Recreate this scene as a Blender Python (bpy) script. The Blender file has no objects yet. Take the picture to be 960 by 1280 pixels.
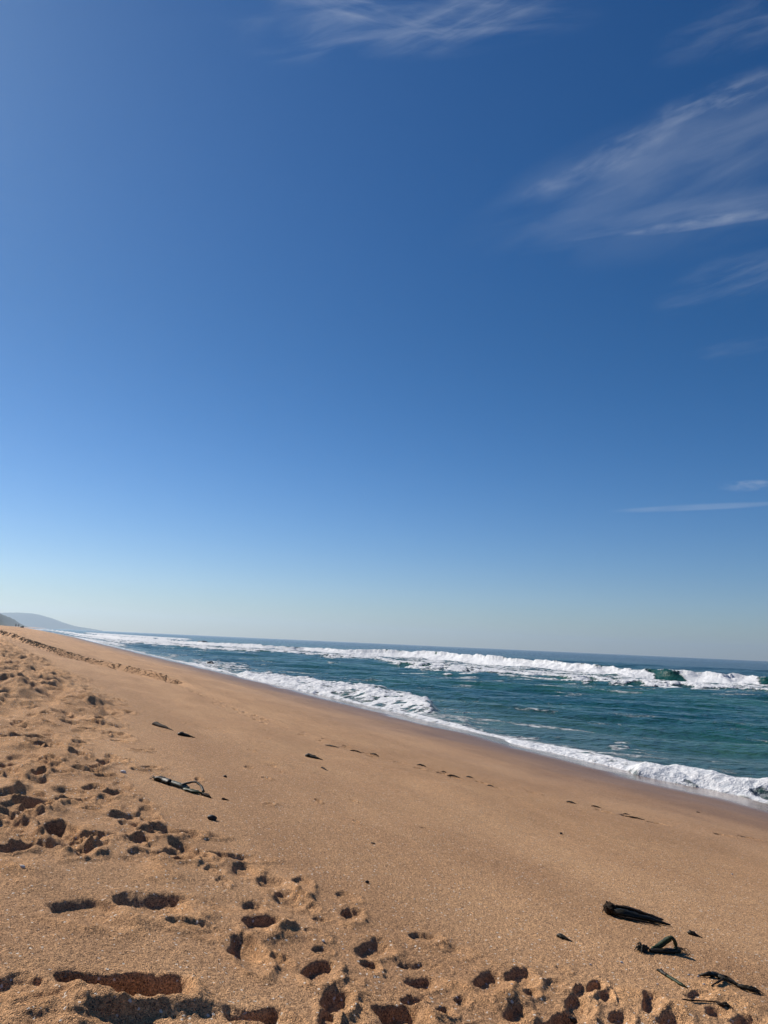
import bpy, bmesh, math, random
import numpy as np
from mathutils import Vector, Matrix

random.seed(4)
RNG = np.random.default_rng(11)
sc = bpy.context.scene
COL = sc.collection
R = math.radians

# ------------------------------------------------------------------ camera frame
F = 960.0                       # focal length in units of a 960x1280 picture
ROLL, PITCH, HEAD = R(2.6), R(9.7), R(22.9)
CAM = np.array([0.0, 0.0, 3.0])
r0 = np.array([math.cos(HEAD), -math.sin(HEAD), 0.0])
f0 = np.array([math.sin(HEAD) * math.cos(PITCH), math.cos(HEAD) * math.cos(PITCH), math.sin(PITCH)])
u0 = np.cross(r0, f0)
CR = math.cos(ROLL) * r0 + math.sin(ROLL) * u0
CU = math.cos(ROLL) * u0 - math.sin(ROLL) * r0


def ray(px, py):
    """Direction of a sight line; used to survey where things stand on the ground."""
    d = f0 * F + CR * (px - 480) + CU * (640 - py)
    return d / np.linalg.norm(d)


def bearing(px, py):
    d = ray(px, py)
    return math.atan2(d[0], d[1])


def sea_range(px, py, z=0.0):
    d = ray(px, py)
    t = (z - CAM[2]) / min(d[2], -1e-4)
    return min(t * math.hypot(d[0], d[1]), 6000.0)


SUN_B, SUN_E = R(-27), R(37)
SUN = np.array([math.sin(SUN_B) * math.cos(SUN_E), math.cos(SUN_B) * math.cos(SUN_E), math.sin(SUN_E)])
SUN2 = SUN[:2] / np.linalg.norm(SUN[:2])

# ------------------------------------------------------------------ noise
_perm = RNG.permutation(512).astype(np.int64)
_ang = RNG.random(512) * 2 * math.pi
_gx, _gy = np.cos(_ang), np.sin(_ang)


def pn(x, y, s=0):
    x = np.asarray(x, float); y = np.asarray(y, float)
    xi = np.floor(x).astype(np.int64); yi = np.floor(y).astype(np.int64)
    xf = x - xi; yf = y - yi
    u = xf * xf * xf * (xf * (xf * 6 - 15) + 10)
    v = yf * yf * yf * (yf * (yf * 6 - 15) + 10)

    def g(ix, iy, dx, dy):
        h = _perm[(_perm[(ix + s * 37) & 511] + iy) & 511]
        return _gx[h] * dx + _gy[h] * dy
    a = g(xi, yi, xf, yf); b = g(xi + 1, yi, xf - 1, yf)
    c = g(xi, yi + 1, xf, yf - 1); d = g(xi + 1, yi + 1, xf - 1, yf - 1)
    return 1.5 * ((a + (b - a) * u) * (1 - v) + (c + (d - c) * u) * v)


def fbm(x, y, o=4, s=0, gain=.5, lac=2.03):
    t = 0; a = 1.0
    for i in range(o):
        t = t + a * pn(x, y, s + i * 5); a *= gain; x = x * lac + 3.1; y = y * lac + 1.7
    return t


def sst(a, b, x):
    t = np.clip((x - a) / (b - a), 0, 1)
    return t * t * (3 - 2 * t)


# ------------------------------------------------------------------ scene helpers
def tag(o, label=None, cat=None, group=None, kind=None):
    if label: o['label'] = label
    if cat: o['category'] = cat
    if group: o['group'] = group
    if kind: o['kind'] = kind
    return o


def empty(name, loc):
    o = bpy.data.objects.new(name, None)
    o.empty_display_size = .1
    COL.objects.link(o); o.location = loc
    return o


def link(name, me, mat, parent=None):
    o = bpy.data.objects.new(name, me)
    if mat: me.materials.append(mat)
    COL.objects.link(o)
    if parent: o.parent = parent
    return o


def smooth(me):
    me.polygons.foreach_set('use_smooth', np.ones(len(me.polygons), bool))


def grid_mesh(name, P, keep=None, wrap=False, attrs=None):
    """P: (nr, nt, 3) structured points -> mesh with quads (numpy fast path)."""
    nr, nt = P.shape[:2]
    idx = np.arange(nr * nt).reshape(nr, nt)
    nxt = np.roll(idx, -1, axis=1) if wrap else idx[:, 1:]
    cur = idx if wrap else idx[:, :-1]
    q = np.stack([cur[:-1], nxt[:-1], nxt[1:], cur[1:]], -1)
    if keep is not None:
        k = np.roll(keep, -1, axis=1) if wrap else keep[:, 1:]
        kc = keep if wrap else keep[:, :-1]
        m = kc[:-1] | k[:-1] | k[1:] | kc[1:]
        q = q[m]
    q = q.reshape(-1, 4)[:, ::-1]
    used = np.zeros(nr * nt, bool); used[q.ravel()] = True
    remap = np.cumsum(used) - 1
    V = P.reshape(-1, 3)[used]
    q = remap[q]
    me = bpy.data.meshes.new(name)
    me.vertices.add(len(V)); me.vertices.foreach_set('co', V.astype(np.float32).ravel())
    me.loops.add(q.size); me.loops.foreach_set('vertex_index', q.astype(np.int32).ravel())
    me.polygons.add(len(q)); me.polygons.foreach_set('loop_start', np.arange(0, q.size, 4, dtype=np.int32))
    me.update(calc_edges=True)
    smooth(me)
    for k, a in (attrs or {}).items():
        at = me.attributes.new(k, 'FLOAT', 'POINT')
        at.data.foreach_set('value', a.reshape(-1)[used].astype(np.float32))
    return me


# ------------------------------------------------------------------ beach profile
XS_Y = np.array([-3000, 0, 50, 100, 200, 300, 600, 1000, 2000, 3500, 6000], float)
XS_X = np.array([14.6, 14.6, 14.4, 13.4, 11.6, 10.5, 3, -14, -50, -20, 0], float)


def shore_x(y):
    return np.interp(y, XS_Y, XS_X)


def base_z(x, y):
    k = x - shore_x(y)
    z = np.where(k > -21, -.13 * k, 2.73 + .045 * (-21 - k))
    z = np.where(k > 14, -1.82 - .02 * (k - 14), z)
    z = np.where(k < -34, 3.32 + .02 * (-34 - k), z)
    return np.clip(z, -5, 4.6)


def on_base(px, py):
    d = ray(px, py); t = 4.0
    for _ in range(60):
        p = CAM + d * t
        e = p[2] - float(base_z(p[0], p[1]))
        t += e / max(.13 - d[2], .03) * .6
    return CAM + d * t


# pits: dx/dy half axes as world vectors.
PITS = []


def add_pit(c, A, B, depth, rim=.3, seed=None, warp=.3, soft=1.2, sharp=.30):
    M = np.linalg.inv(np.array([A, B]).T)
    PITS.append(dict(c=np.array(c[:2]), M=M, rad=2.3 * max(np.hypot(*A), np.hypot(*B)), A=A, B=B, d=depth, rim=rim,
                     s=len(PITS) if seed is None else seed, warp=warp, soft=soft, sharp=sharp,
                     L=.75 * math.sqrt(np.hypot(*A) * np.hypot(*B))))


def pit_px(cx, cy, lx, ly, slope=.1, depth=.06, **k):
    c = on_base(cx, cy)[:2]
    A = (on_base(cx + lx / 2, cy + slope * lx / 2) - on_base(cx - lx / 2, cy - slope * lx / 2))[:2] / 2
    B = (on_base(cx, cy - ly / 2) - on_base(cx, cy + ly / 2))[:2] / 2
    if depth > 0:                          # the shaded wall is what was measured: the pit runs on beyond it, away from the sun
        L = min(np.hypot(*A), np.hypot(*B))
        c = c - SUN2 * .45 * L
        A, B, depth = A * 1.2, B * 1.4, depth * .50
        k.setdefault('rim', .5)
    else:
        A, B, depth = A * 1.2, B * 1.5, depth * .36
    add_pit(c, A, B, depth, **k)


def pit_delta(p, X, Y):
    dx, dy = X - p['c'][0], Y - p['c'][1]
    L = p['L']; s = p['s']
    wx = pn(X / (1.3 * L) + s * .37, Y / (1.3 * L) + 3.1, 3) * p['warp']
    wy = pn(X / (1.3 * L) + 7.7, Y / (1.3 * L) + s * .53, 4) * p['warp']
    wx = wx + pn(X / (.4 * L), Y / (.4 * L), 5) * p['warp'] * .14
    wy = wy + pn(X / (.4 * L), Y / (.4 * L), 6) * p['warp'] * .2
    a = p['M'][0, 0] * dx + p['M'][0, 1] * dy + wx
    b = p['M'][1, 0] * dx + p['M'][1, 1] * dy + wy
    q = np.sqrt(a * a + b * b)
    rr = np.sqrt(dx * dx + dy * dy) + 1e-6
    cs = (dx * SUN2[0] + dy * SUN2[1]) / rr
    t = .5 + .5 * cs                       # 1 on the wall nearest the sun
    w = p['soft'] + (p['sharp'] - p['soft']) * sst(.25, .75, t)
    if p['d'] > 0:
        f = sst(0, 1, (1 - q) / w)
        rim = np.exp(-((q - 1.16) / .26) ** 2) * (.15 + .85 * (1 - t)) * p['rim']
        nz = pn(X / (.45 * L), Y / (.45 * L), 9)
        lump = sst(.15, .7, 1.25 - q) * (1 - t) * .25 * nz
        return p['d'] * (-f + rim * (1 + .3 * nz) + .5 * lump), rim * 1.3 + f * (.05 + .6 * (1 - t) ** 2), np.exp(-(q / 1.5) ** 2)  # tint of disturbed sand, with the sunlit side's brightness painted in
    f = np.where(q < 1.5, np.exp(-2.0 * q * q) - np.exp(-4.5), 0)
    nz = fbm(X / (.5 * L), Y / (.5 * L), 3, 9)
    return -p['d'] * f * (1 + .16 * nz), np.clip(f * 1.1, 0, 1), np.exp(-(q / 1.5) ** 2)


# the pits and heaps round the camera, surveyed from the photograph
for a in [
    (12, 1027, 54, 17, .15, .08), (70, 1034, 48, 18, .3, .085), (105, 1126, 84, 26, .2, .065), (185, 1117, 92, 27, .12, .09),
    (240, 1148, 62, 11, .2, .04), (325, 1141, 46, 19, .0, .075), (302, 1171, 40, 30, .5, .07), (393, 1199, 40, 28, .1, .075),
    (416, 1240, 34, 28, -.1, .075), (408, 1261, 22, 18, .2, .05), (494, 1258, 62, 38, .3, .095), (462, 1170, 42, 18, .0, .055),
    (461, 1194, 21, 12, .35, .045), (526, 1161, 36, 13, .2, .045), (520, 1192, 46, 6, .1, .02), (523, 1213, 44, 15, .15, .045),
    (514, 1237, 28, 11, .0, .04), (607, 1217, 40, 28, .2, .065), (647, 1214, 36, 18, .15, .06), (692, 1221, 30, 8, .2, .03),
    (741, 1226, 22, 12, .0, .05), (722, 1231, 24, 12, .0, .045), (717, 1248, 34, 22, .3, .06), (809, 1250, 26, 18, .1, .055),
    (695, 1269, 50, 26, .0, .085), (552, 1254, 22, 14, .2, .04), (642, 1258, 32, 18, .1, .05), (300, 1074, 32, 13, .1, .05),
    (337, 1090, 36, 16, .25, .05), (376, 1095, 24, 14, .2, .045), (265, 1078, 22, 8, .15, .03), (314, 1120, 26, 11, .15, .04),
    (358, 1109, 42, 14, .2, .05), (388, 1122, 18, 8, .1, .03), (400, 1135, 20, 6, .05, .025), (398, 1174, 24, 9, .1, .035),
    (278, 1092, 16, 8, .2, .03), (272, 1066, 12, 5, .1, .02), (436, 1131, 26, 16, .15, .055), (176, 1049, 42, 9, .15, .03),
    (181, 1012, 24, 10, .25, .045), (147, 979, 18, 7, .25, .035), (36, 991, 46, 17, .25, .09), (93, 991, 52, 10, .3, .05),
    (130, 1000, 26, 9, .2, .04), (160, 1019, 44, 8, .2, .03), (40, 975, 40, 12, .1, .06), (12, 968, 30, 14, .2, .07),
    (392, 1155, 26, 10, .3, .03), (348, 1183, 26, 10, .2, .03), (440, 1215, 20, 8, .1, .02), (575, 1240, 18, 9, .2, .03),
    (770, 1262, 26, 13, .2, .05), (835, 1270, 34, 12, .2, .05), (890, 1262, 30, 10, .2, .045), (930, 1275, 40, 14, .1, .05),
    (600, 1272, 40, 12, .2, .06), (210, 1060, 26, 8, .2, .03), (255, 1075, 20, 6, .2, .02), (430, 1110, 26, 8, .25, .03),
    (560, 1176, 40, 10, .25, .02), (660, 1235, 20, 9, .1, .03), (700, 1205, 18, 6, .3, .02), (755, 1240, 16, 8, .3, .035),
    (868, 1243, 34, 7, .1, .03), (140, 947, 22, 7, .2, .035), (93, 938, 22, 8, .2, .05), (66, 935, 28, 10, .2, .05),
    (62, 958, 30, 7, .2, .04), (28, 944, 40, 12, .2, .07), (10, 955, 30, 10, .2, .06), (45, 915, 40, 7, .15, .05),
    (148, 921, 26, 6, .15, .04), (100, 915, 30, 6, .2, .045), (62, 880, 24, 5, .2, .05), (30, 900, 30, 6, .2, .05),
]:
    pit_px(*a)
pit_px(140, 1219, 140, 26, .1, .17, sharp=.14, soft=.8, warp=.34)           # the big hole
pit_px(325, 1256, 80, 18, .12, .07)
pit_px(25, 1222, 90, 26, .2, .05, warp=.5)
# heaps of loose sand thrown up beside them
for a in [
    (195, 1078, 60, 34, .2, -.085), (120, 1058, 34, 12, .1, -.045), (18, 1077, 60, 30, .15, -.085), (230, 1122, 46, 24, .1, -.05), (350, 1150, 50, 22, .1, -.05), (333, 1180, 50, 22, .2, -.05),
    (452, 1248, 60, 34, .1, -.04), (640, 1240, 60, 22, .1, -.05), (680, 1235, 40, 16, .1, -.04), (325, 1078, 30, 14, .1, -.05),
    (268, 1122, 50, 16, .2, -.04), (380, 1108, 30, 12, .2, -.04), (150, 1246, 90, 16, .1, -.03), (40, 1250, 120, 20, .1, -.03),
    (255, 1232, 44, 18, .2, -.035), (300, 1274, 150, 14, .1, -.04), (120, 1276, 120, 14, .0, -.035), (570, 1225, 40, 14, .1, -.03),
    (780, 1240, 60, 18, .1, -.045), (895, 1238, 60, 24, .1, -.045), (850, 1262, 80, 16, .1, -.045), (930, 1258, 60, 16, .1, -.04),
    (545, 1268, 60, 18, .1, -.05), (650, 1272, 60, 12, .1, -.05), (108, 1005, 60, 18, .2, -.06), (60, 1005, 60, 14, .2, -.05),
    (15, 985, 40, 14, .2, -.07), (110, 1040, 50, 18, .25, -.05), (40, 962, 40, 10, .1, -.05), (20, 930, 50, 14, .2, -.07), (148, 1010, 30, 14, .2, -.045),
]:
    pit_px(*a, soft=1.0, sharp=.75, warp=.45)

# border of the trampled upper beach as a world polyline x_b(y)
_b = np.array([on_base(*p)[:2] for p in [(250, 1085), (205, 1035), (165, 1000), (140, 965), (135, 930), (135, 900), (125, 872), (95, 850), (55, 825), (20, 806)]])
TB_Y, TB_X = _b[:, 1], _b[:, 0]
_o = np.argsort(TB_Y); TB_Y, TB_X = TB_Y[_o], TB_X[_o]


def trample(x, y):
    xb = np.interp(y, TB_Y, TB_X) + .5 * pn(x * .5, y * .35, 21)
    return sst(-.35, .5, (xb - x) / (.4 + .03 * np.abs(y)))


# random footprints over the trampled part
_rng = np.random.default_rng(5)
CLEAR = [on_base(*q)[:2] for q in [(200, 977), (215, 981), (230, 986), (250, 992), (265, 1024), (205, 909), (233, 920), (282, 971), (272, 998)]]
n = 0
while n < 900:
    y = 4.6 + 42 * _rng.random() ** 1.7
    x = np.interp(y, TB_Y, TB_X) + .4 - (1.5 + .17 * y) * _rng.random() ** 1.1
    if y < 6.8 and _rng.random() < .6: n += 1; continue
    ang = _rng.normal(.3, .8); l = _rng.uniform(.12, .20); w = _rng.uniform(.06, .105)
    A = np.array([math.sin(ang), math.cos(ang)]) * l
    B = np.array([math.cos(ang), -math.sin(ang)]) * w
    if min(np.hypot(x - q[0], y - q[1]) for q in CLEAR) > .42:
        add_pit((x, y), A, B, _rng.uniform(.018, .046), rim=.4, seed=n, warp=.45)
    n += 1
# scattered scuffs between the trampled part and the tide line
for i in range(70):
    y = 6 + 26 * _rng.random() ** 1.4
    x = np.interp(y, TB_Y, TB_X) + _rng.random() ** 1.6 * 2.5
    ang = _rng.normal(0, .5)
    A = np.array([math.sin(ang), math.cos(ang)]) * _rng.uniform(.06, .14)
    B = np.array([math.cos(ang), -math.sin(ang)]) * _rng.uniform(.02, .05)
    if min(np.hypot(x - q[0], y - q[1]) for q in CLEAR) > .42:
        add_pit((x, y), A, B, _rng.uniform(.012, .03), rim=.4, seed=i + 900, warp=.5)
# two lines of footprints walking along the beach
_t0 = np.array([on_base(*p)[:2] for p in [(960, 1055), (790, 1022), (700, 1000), (620, 983), (560, 968), (480, 948), (400, 925), (330, 903), (250, 868)]])
_seg = np.r_[0, np.cumsum(np.hypot(*np.diff(_t0, axis=0).T))]
TRACK = []
for j, s in enumerate(np.arange(-2.4, _seg[-1] + 12, .36)):
    c = np.array([np.interp(s, _seg, _t0[:, 0]), np.interp(s, _seg, _t0[:, 1])])
    if s > _seg[-1]:
        d = (_t0[-1] - _t0[-2]) / np.linalg.norm(_t0[-1] - _t0[-2]); c = _t0[-1] + d * (s - _seg[-1])
    if s < 0:
        d = (_t0[0] - _t0[1]) / np.linalg.norm(_t0[0] - _t0[1]); c = _t0[0] - d * s
    d = np.array([np.interp(s + .2, _seg, _t0[:, 0]) - np.interp(s - .2, _seg, _t0[:, 0]), np.interp(s + .2, _seg, _t0[:, 1]) - np.interp(s - .2, _seg, _t0[:, 1])])
    d = d / (np.linalg.norm(d) + 1e-9) if np.linalg.norm(d) > 1e-6 else np.array([-.5, .85])
    nrm = np.array([d[1], -d[0]])
    c = c + nrm * ((.13 if j % 2 else -.13) + _rng.normal(0, .05)) + d * _rng.normal(0, .05)
    if _rng.random() < .12: continue
    add_pit(c, d * _rng.uniform(.1, .15), nrm * _rng.uniform(.05, .075), _rng.uniform(.05, .09), rim=.14, seed=j, warp=.4)
    TRACK.append(c)

# the dark ridge at the edge of the upper beach
_rd = np.array([on_base(*p)[:2] for p in [(230, 856), (160, 838), (100, 824), (50, 808), (15, 796)]])
_rd = np.vstack([_rd, _rd[-1] + (_rd[-1] - _rd[-2]) * 2.5])
RD_Y, RD_X = _rd[:, 1], _rd[:, 0]


def sand_z(X, Y, block=None):
    """Height of the sand and how churned it is at world points."""
    z = base_z(X, Y)
    r = np.hypot(X, Y)
    nearw = np.clip(40 / (r + 1), 0, 1)
    T = trample(X, Y) * sst(3.9, 7, Y)
    z = z + .045 * fbm(X / 4.5, Y / 7, 3, 31) * sst(-1, 8, shore_x(Y) - X) + .012 * fbm(X / 1.1, Y / 1.4, 3, 41)
    near = sst(9, 4, r)
    # rough ground near the lower left edge of the view, where feet churned it
    ch = sst(.9, .2, X - .1 * (Y - 2.4)) * sst(3.25, 2.85, Y + .25 * X) * (r < 8)
    rough = np.clip(T + .8 * ch, 0, 1)
    rg = 1 - np.abs(fbm(X / .55, Y / .75, 3, 51))
    z = z + rough * (.010 * (rg - .75) + .048 * fbm(X / .55, Y / .6, 2, 61, .35)) + ch * (.012 * fbm(X / .13, Y / .13, 3, 71) + .008 * (1 - np.abs(fbm(X / .2, Y / .2, 3, 75))))
    z = z + T * sst(7, 14, Y) * (.12 * fbm(X / .7, Y / 1.3, 3, 66) + .14 * (.6 - np.abs(fbm(X / .5, Y / .7, 3, 68))) * sst(11, 18, Y))
    # low ridge where the upper beach drops away, and lower tide marks
    xr = np.interp(Y, RD_Y, RD_X) + .10 * pn(X * 0 + Y / 9.0, Y * 0, 81) + .02 * pn(Y * 1.1, Y * 0 + 4, 82)
    wr = sst(24, 31, Y) * sst(110, 70, Y)
    dd = X - xr
    z = z + wr * .2 * (sst(-.22, .12, dd) * np.exp(-np.clip(dd, 0, None) / 1.6) - .5 * np.exp(-((dd + .35) / .35) ** 2))
    for off, am in ((2.2, .035), (3.4, .025)):
        d2 = X - (shore_x(Y) - 14.6 + 6.6 - off) - .5 * pn(Y / 4 + off, Y * 0 + off, 83) - 0.02 * Y
        z = z + am * np.exp(-(d2 / .25) ** 2) * (.5 + .5 * pn(X * 1.7, Y * .6, 84)) * sst(5, 9, Y)
    # fine grain-scale crumbs
    z = z + near * .003 * fbm(X / .022, Y / .022, 2, 91)
    loose_lit = rough * .55 + 0 * z
    return z, loose_lit


_PC = []


def add_pits(X, Y, z, loose_lit, index=None):
    todo = PITS
    churn = np.zeros_like(z)
    if index is None and X.size == 1:                     # one point: only the pits round it
        if len(_PC) == 0: _PC.extend([np.array([p['c'] for p in PITS]), np.array([p['rad'] for p in PITS])])
        todo = [PITS[i] for i in np.nonzero((np.abs(_PC[0][:, 0] - X[0]) < _PC[1]) & (np.abs(_PC[0][:, 1] - Y[0]) < _PC[1]))[0]]
    for p in todo:
        if index is None:
            m = (np.abs(X - p['c'][0]) < p['rad']) & (np.abs(Y - p['c'][1]) < p['rad'])
            if not m.any(): continue
            d, l, e = pit_delta(p, X[m], Y[m]); z[m] += d; loose_lit[m] = np.maximum(loose_lit[m], l); churn[m] = np.maximum(churn[m], e)
        else:
            sl = index(p)
            if sl is None: continue
            d, l, e = pit_delta(p, X[sl], Y[sl])
            w = (np.hypot(X[sl] - p['c'][0], Y[sl] - p['c'][1]) < p['rad'])
            z[sl] += d * w; loose_lit[sl] = np.maximum(loose_lit[sl], l * w); churn[sl] = np.maximum(churn[sl], e * w)
    z += churn * sst(16, 5, np.hypot(X, Y)) * (.024 * fbm(X / .34, Y / .34, 2, 111, .35) + .0022 * fbm(X / .05, Y / .05, 2, 113))
    return z, loose_lit


def ground_z(x, y):
    X = np.array([float(x)]); Y = np.array([float(y)])
    z, l = sand_z(X, Y); z, l = add_pits(X, Y, z, l)
    return float(z[0])


def at(px, py, h=0.0):
    """Point on the sand seen along a sight line (plus a height)."""
    d = ray(px, py); p = on_base(px, py); t = np.linalg.norm(p - CAM)
    for _ in range(14):
        p = CAM + d * t
        t += (p[2] - ground_z(p[0], p[1])) / (.13 - d[2] + .05) * .5
    p = CAM + d * t
    return np.array([p[0], p[1], ground_z(p[0], p[1]) + h])


# ------------------------------------------------------------------ node helpers
class NT:
    def __init__(s, tree): s.t = tree; s.n = tree.nodes; s.l = tree.links
    def new(s, typ, **k):
        nd = s.n.new(typ)
        for a, v in k.items(): setattr(nd, a, v)
        return nd
    def put(s, sock, v):
        if hasattr(v, 'is_output') or isinstance(v, bpy.types.NodeSocket): s.l.new(v, sock)
        else: sock.default_value = v
    def math(s, op, a, b=0.0, c=0.0, clamp=False):
        nd = s.new('ShaderNodeMath', operation=op, use_clamp=clamp)
        s.put(nd.inputs[0], a); s.put(nd.inputs[1], b); s.put(nd.inputs[2], c)
        return nd.outputs[0]
    def vmath(s, op, a, b=(0, 0, 0)):
        nd = s.new('ShaderNodeVectorMath', operation=op)
        s.put(nd.inputs[0], a); s.put(nd.inputs[1], b)
        return nd.outputs['Value'] if op == 'DOT_PRODUCT' else nd.outputs[0]
    def ramp(s, v, a, b, c=0.0, d=1.0, smooth=True):
        nd = s.new('ShaderNodeMapRange', interpolation_type='SMOOTHSTEP' if smooth else 'LINEAR', clamp=True)
        s.put(nd.inputs[0], v)
        for i, q in enumerate((a, b, c, d)): s.put(nd.inputs[i + 1], q)
        return nd.outputs[0]
    def noise(s, vec, scale, detail=3, rough=.55, dist=0.0):
        nd = s.new('ShaderNodeTexNoise')
        s.put(nd.inputs['Vector'], vec); s.put(nd.inputs['Scale'], scale); s.put(nd.inputs['Detail'], detail)
        s.put(nd.inputs['Roughness'], rough); s.put(nd.inputs['Distortion'], dist)
        return nd.outputs['Fac']
    def mix(s, f, a, b, typ='RGBA', blend='MIX'):
        nd = s.new('ShaderNodeMix', data_type=typ)
        if typ == 'RGBA':
            nd.blend_type = blend; s.put(nd.inputs[0], f); s.put(nd.inputs[6], a); s.put(nd.inputs[7], b); return nd.outputs[2]
        s.put(nd.inputs[0], f); s.put(nd.inputs[2], a); s.put(nd.inputs[3], b); return nd.outputs[0]
    def attr(s, name): return s.new('ShaderNodeAttribute', attribute_name=name).outputs['Fac']
    def obj(s): return s.new('ShaderNodeTexCoord').outputs['Object']
    def scalev(s, v, k): return s.vmath('MULTIPLY', v, k)


def material(name):
    m = bpy.data.materials.new(name); m.use_nodes = True
    t = NT(m.node_tree); b = m.node_tree.nodes['Principled BSDF']
    return m, t, b


def c4(r, g, b): return (r, g, b, 1)


def plain(name, c1, c2, rough=.6, scale=30, bump=.3, spec=.5, bdist=.004):
    m, t, b = material(name)
    o = t.obj(); n1 = t.noise(o, scale, 4, .6)
    t.put(b.inputs['Base Color'], t.mix(t.ramp(n1, .35, .65), c4(*c1), c4(*c2)))
    t.put(b.inputs['Roughness'], rough); t.put(b.inputs['Specular IOR Level'], spec)
    bp = t.new('ShaderNodeBump'); t.put(bp.inputs['Strength'], bump); t.put(bp.inputs['Distance'], bdist)
    t.put(bp.inputs['Height'], t.noise(o, scale * 2.5, 4, .6)); t.put(b.inputs['Normal'], bp.outputs[0])
    return m


def sand_material():
    m, t, b = material('coarse_sand')
    o = t.obj()
    big = t.noise(t.scalev(o, (1, .6, 1)), .9, 4, .6)
    mid = t.noise(o, 14, 4, .65)
    v = t.new('ShaderNodeTexVoronoi'); t.put(v.inputs['Vector'], o); t.put(v.inputs['Scale'], 260)
    g = t.new('ShaderNodeSeparateColor'); t.put(g.inputs[0], v.outputs['Color'])
    v2 = t.new('ShaderNodeTexVoronoi'); t.put(v2.inputs['Vector'], o); t.put(v2.inputs['Scale'], 120)
    g2 = t.new('ShaderNodeSeparateColor'); t.put(g2.inputs[0], v2.outputs['Color'])
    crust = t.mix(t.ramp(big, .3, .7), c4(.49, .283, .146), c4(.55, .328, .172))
    loose_lit_col = t.mix(t.ramp(mid, .3, .7), c4(.57, .315, .145), c4(.65, .37, .18))  # disturbed-sand colour, brightened to paint sunlit faces into it
    col = t.mix(t.math('MULTIPLY', t.attr('loose_lit'), .95, clamp=True), crust, loose_lit_col)
    col = t.mix(1.0, col, t.mix(t.ramp(mid, .3, .75), c4(.88, .88, .9), c4(1.06, 1.06, 1.05)), blend='MULTIPLY')
    bands = t.noise(t.scalev(o, (1.0, .16, 1)), .8, 4, .6)
    col = t.mix(1.0, col, t.mix(t.ramp(bands, .32, .68), c4(.86, .84, .82), c4(1.07, 1.07, 1.06)), blend='MULTIPLY')
    # grains: most tan, some dark mineral, some pale quartz and shell
    k = t.math('MULTIPLY_ADD', g.outputs[0], 1.0, .5)
    k = t.math('MULTIPLY', k, t.math('MULTIPLY_ADD', g2.outputs[0], .5, .75))
    kc = t.new('ShaderNodeCombineColor')
    for i in range(3): t.put(kc.inputs[i], k)
    col = t.mix(1.0, col, kc.outputs[0], blend='MULTIPLY')
    col = t.mix(t.ramp(g.outputs[1], .93, .96), col, c4(.09, .06, .045))
    col = t.mix(t.ramp(g2.outputs[1], .985, .99), col, c4(.75, .66, .55))
    wet = t.attr('wet')
    col = t.mix(t.math('MULTIPLY', wet, .85, clamp=True), col, t.mix(1.0, col, c4(.34, .31, .30), blend='MULTIPLY'))
    t.put(b.inputs['Base Color'], col)
    film = t.attr('film')
    t.put(b.inputs['Roughness'], t.mix(film, t.mix(wet, .92, .5, 'FLOAT'), .12, 'FLOAT'))
    t.put(b.inputs['Specular IOR Level'], t.mix(wet, .15, .45, 'FLOAT'))
    h = t.math('ADD', t.math('MULTIPLY', t.noise(o, 170, 2, .6), 1.0), t.math('MULTIPLY', v.outputs['Distance'], -.8))
    h = t.math('ADD', h, t.math('MULTIPLY', mid, 1.6))
    bp = t.new('ShaderNodeBump'); t.put(bp.inputs['Strength'], t.mix(t.math('MAXIMUM', wet, film), 1.0, .05, 'FLOAT'))
    t.put(bp.inputs['Distance'], .0055); t.put(bp.inputs['Height'], h); t.put(b.inputs['Normal'], bp.outputs[0])
    return m


def polar_axes():
    th = np.r_[np.arange(HEAD - .6, HEAD + .6, .0011)]
    lo, hi = th[0], th[-1]
    a = [hi]
    step = .0016
    while a[-1] < lo + 2 * math.pi - .02:
        left = lo + 2 * math.pi - a[-1]
        step = min(step * 1.06, .03, max(left * .08, .003)); a.append(a[-1] + step)
    th = np.r_[th, a[1:-1]]
    rr = [.15]
    while rr[-1] < 6500:
        r = rr[-1]
        if r < 2.0: d = .03 * r
        elif r < 2.3: d = .004 * r
        else: d = min(max(.0007 * r * r, .0017 * r), (.0036 if r < 46 else .03) * r)
        rr.append(r + d)
    return th, np.array(rr)


TH, RRS = polar_axes()


def build_sand():
    rr = RRS
    X = rr[:, None] * np.sin(TH)[None]; Y = rr[:, None] * np.cos(TH)[None]
    z, loose_lit = sand_z(X, Y)
    fine = len(np.arange(HEAD - .6, HEAD + .6, .0011))

    def index(p):
        rc = np.hypot(*p['c']); tc = math.atan2(p['c'][0], p['c'][1])
        da = p['rad'] / max(rc, .3)
        i0, i1 = np.searchsorted(rr, [rc - p['rad'], rc + p['rad']])
        j0, j1 = np.searchsorted(TH, [tc - da, tc + da])
        if i1 <= i0 or j1 <= j0 or tc > TH[fine - 1] + .4 or tc < TH[0]: return None
        return (slice(i0, i1), slice(j0, j1))
    z, loose_lit = add_pits(X, Y, z, loose_lit, index)
    zz = z + .05 * fbm(X / 2.5, Y / 4, 3, 101)
    wet = sst(1.25, .3, zz + .10 * pn(Y / 9, X * 0, 103)); film = sst(.36, .22, zz)
    P = np.stack([X, Y, z], -1)
    me = grid_mesh('beach', P, wrap=True, attrs={'loose_lit': np.clip(loose_lit, 0, 1), 'wet': wet, 'film': film})
    o = link('beach', me, sand_material())
    return tag(o, 'coarse tan sand beach sloping down to the surf', 'beach', kind='structure')


# ------------------------------------------------------------------ sea
def curve(nodes):
    """Polyline surveyed as (px, py) on the sea -> range as a function of bearing."""
    b = np.array([bearing(x, y) for x, y in nodes]); r = np.array([sea_range(x, y) for x, y in nodes])
    o = np.argsort(b); return b[o], r[o]


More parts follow.
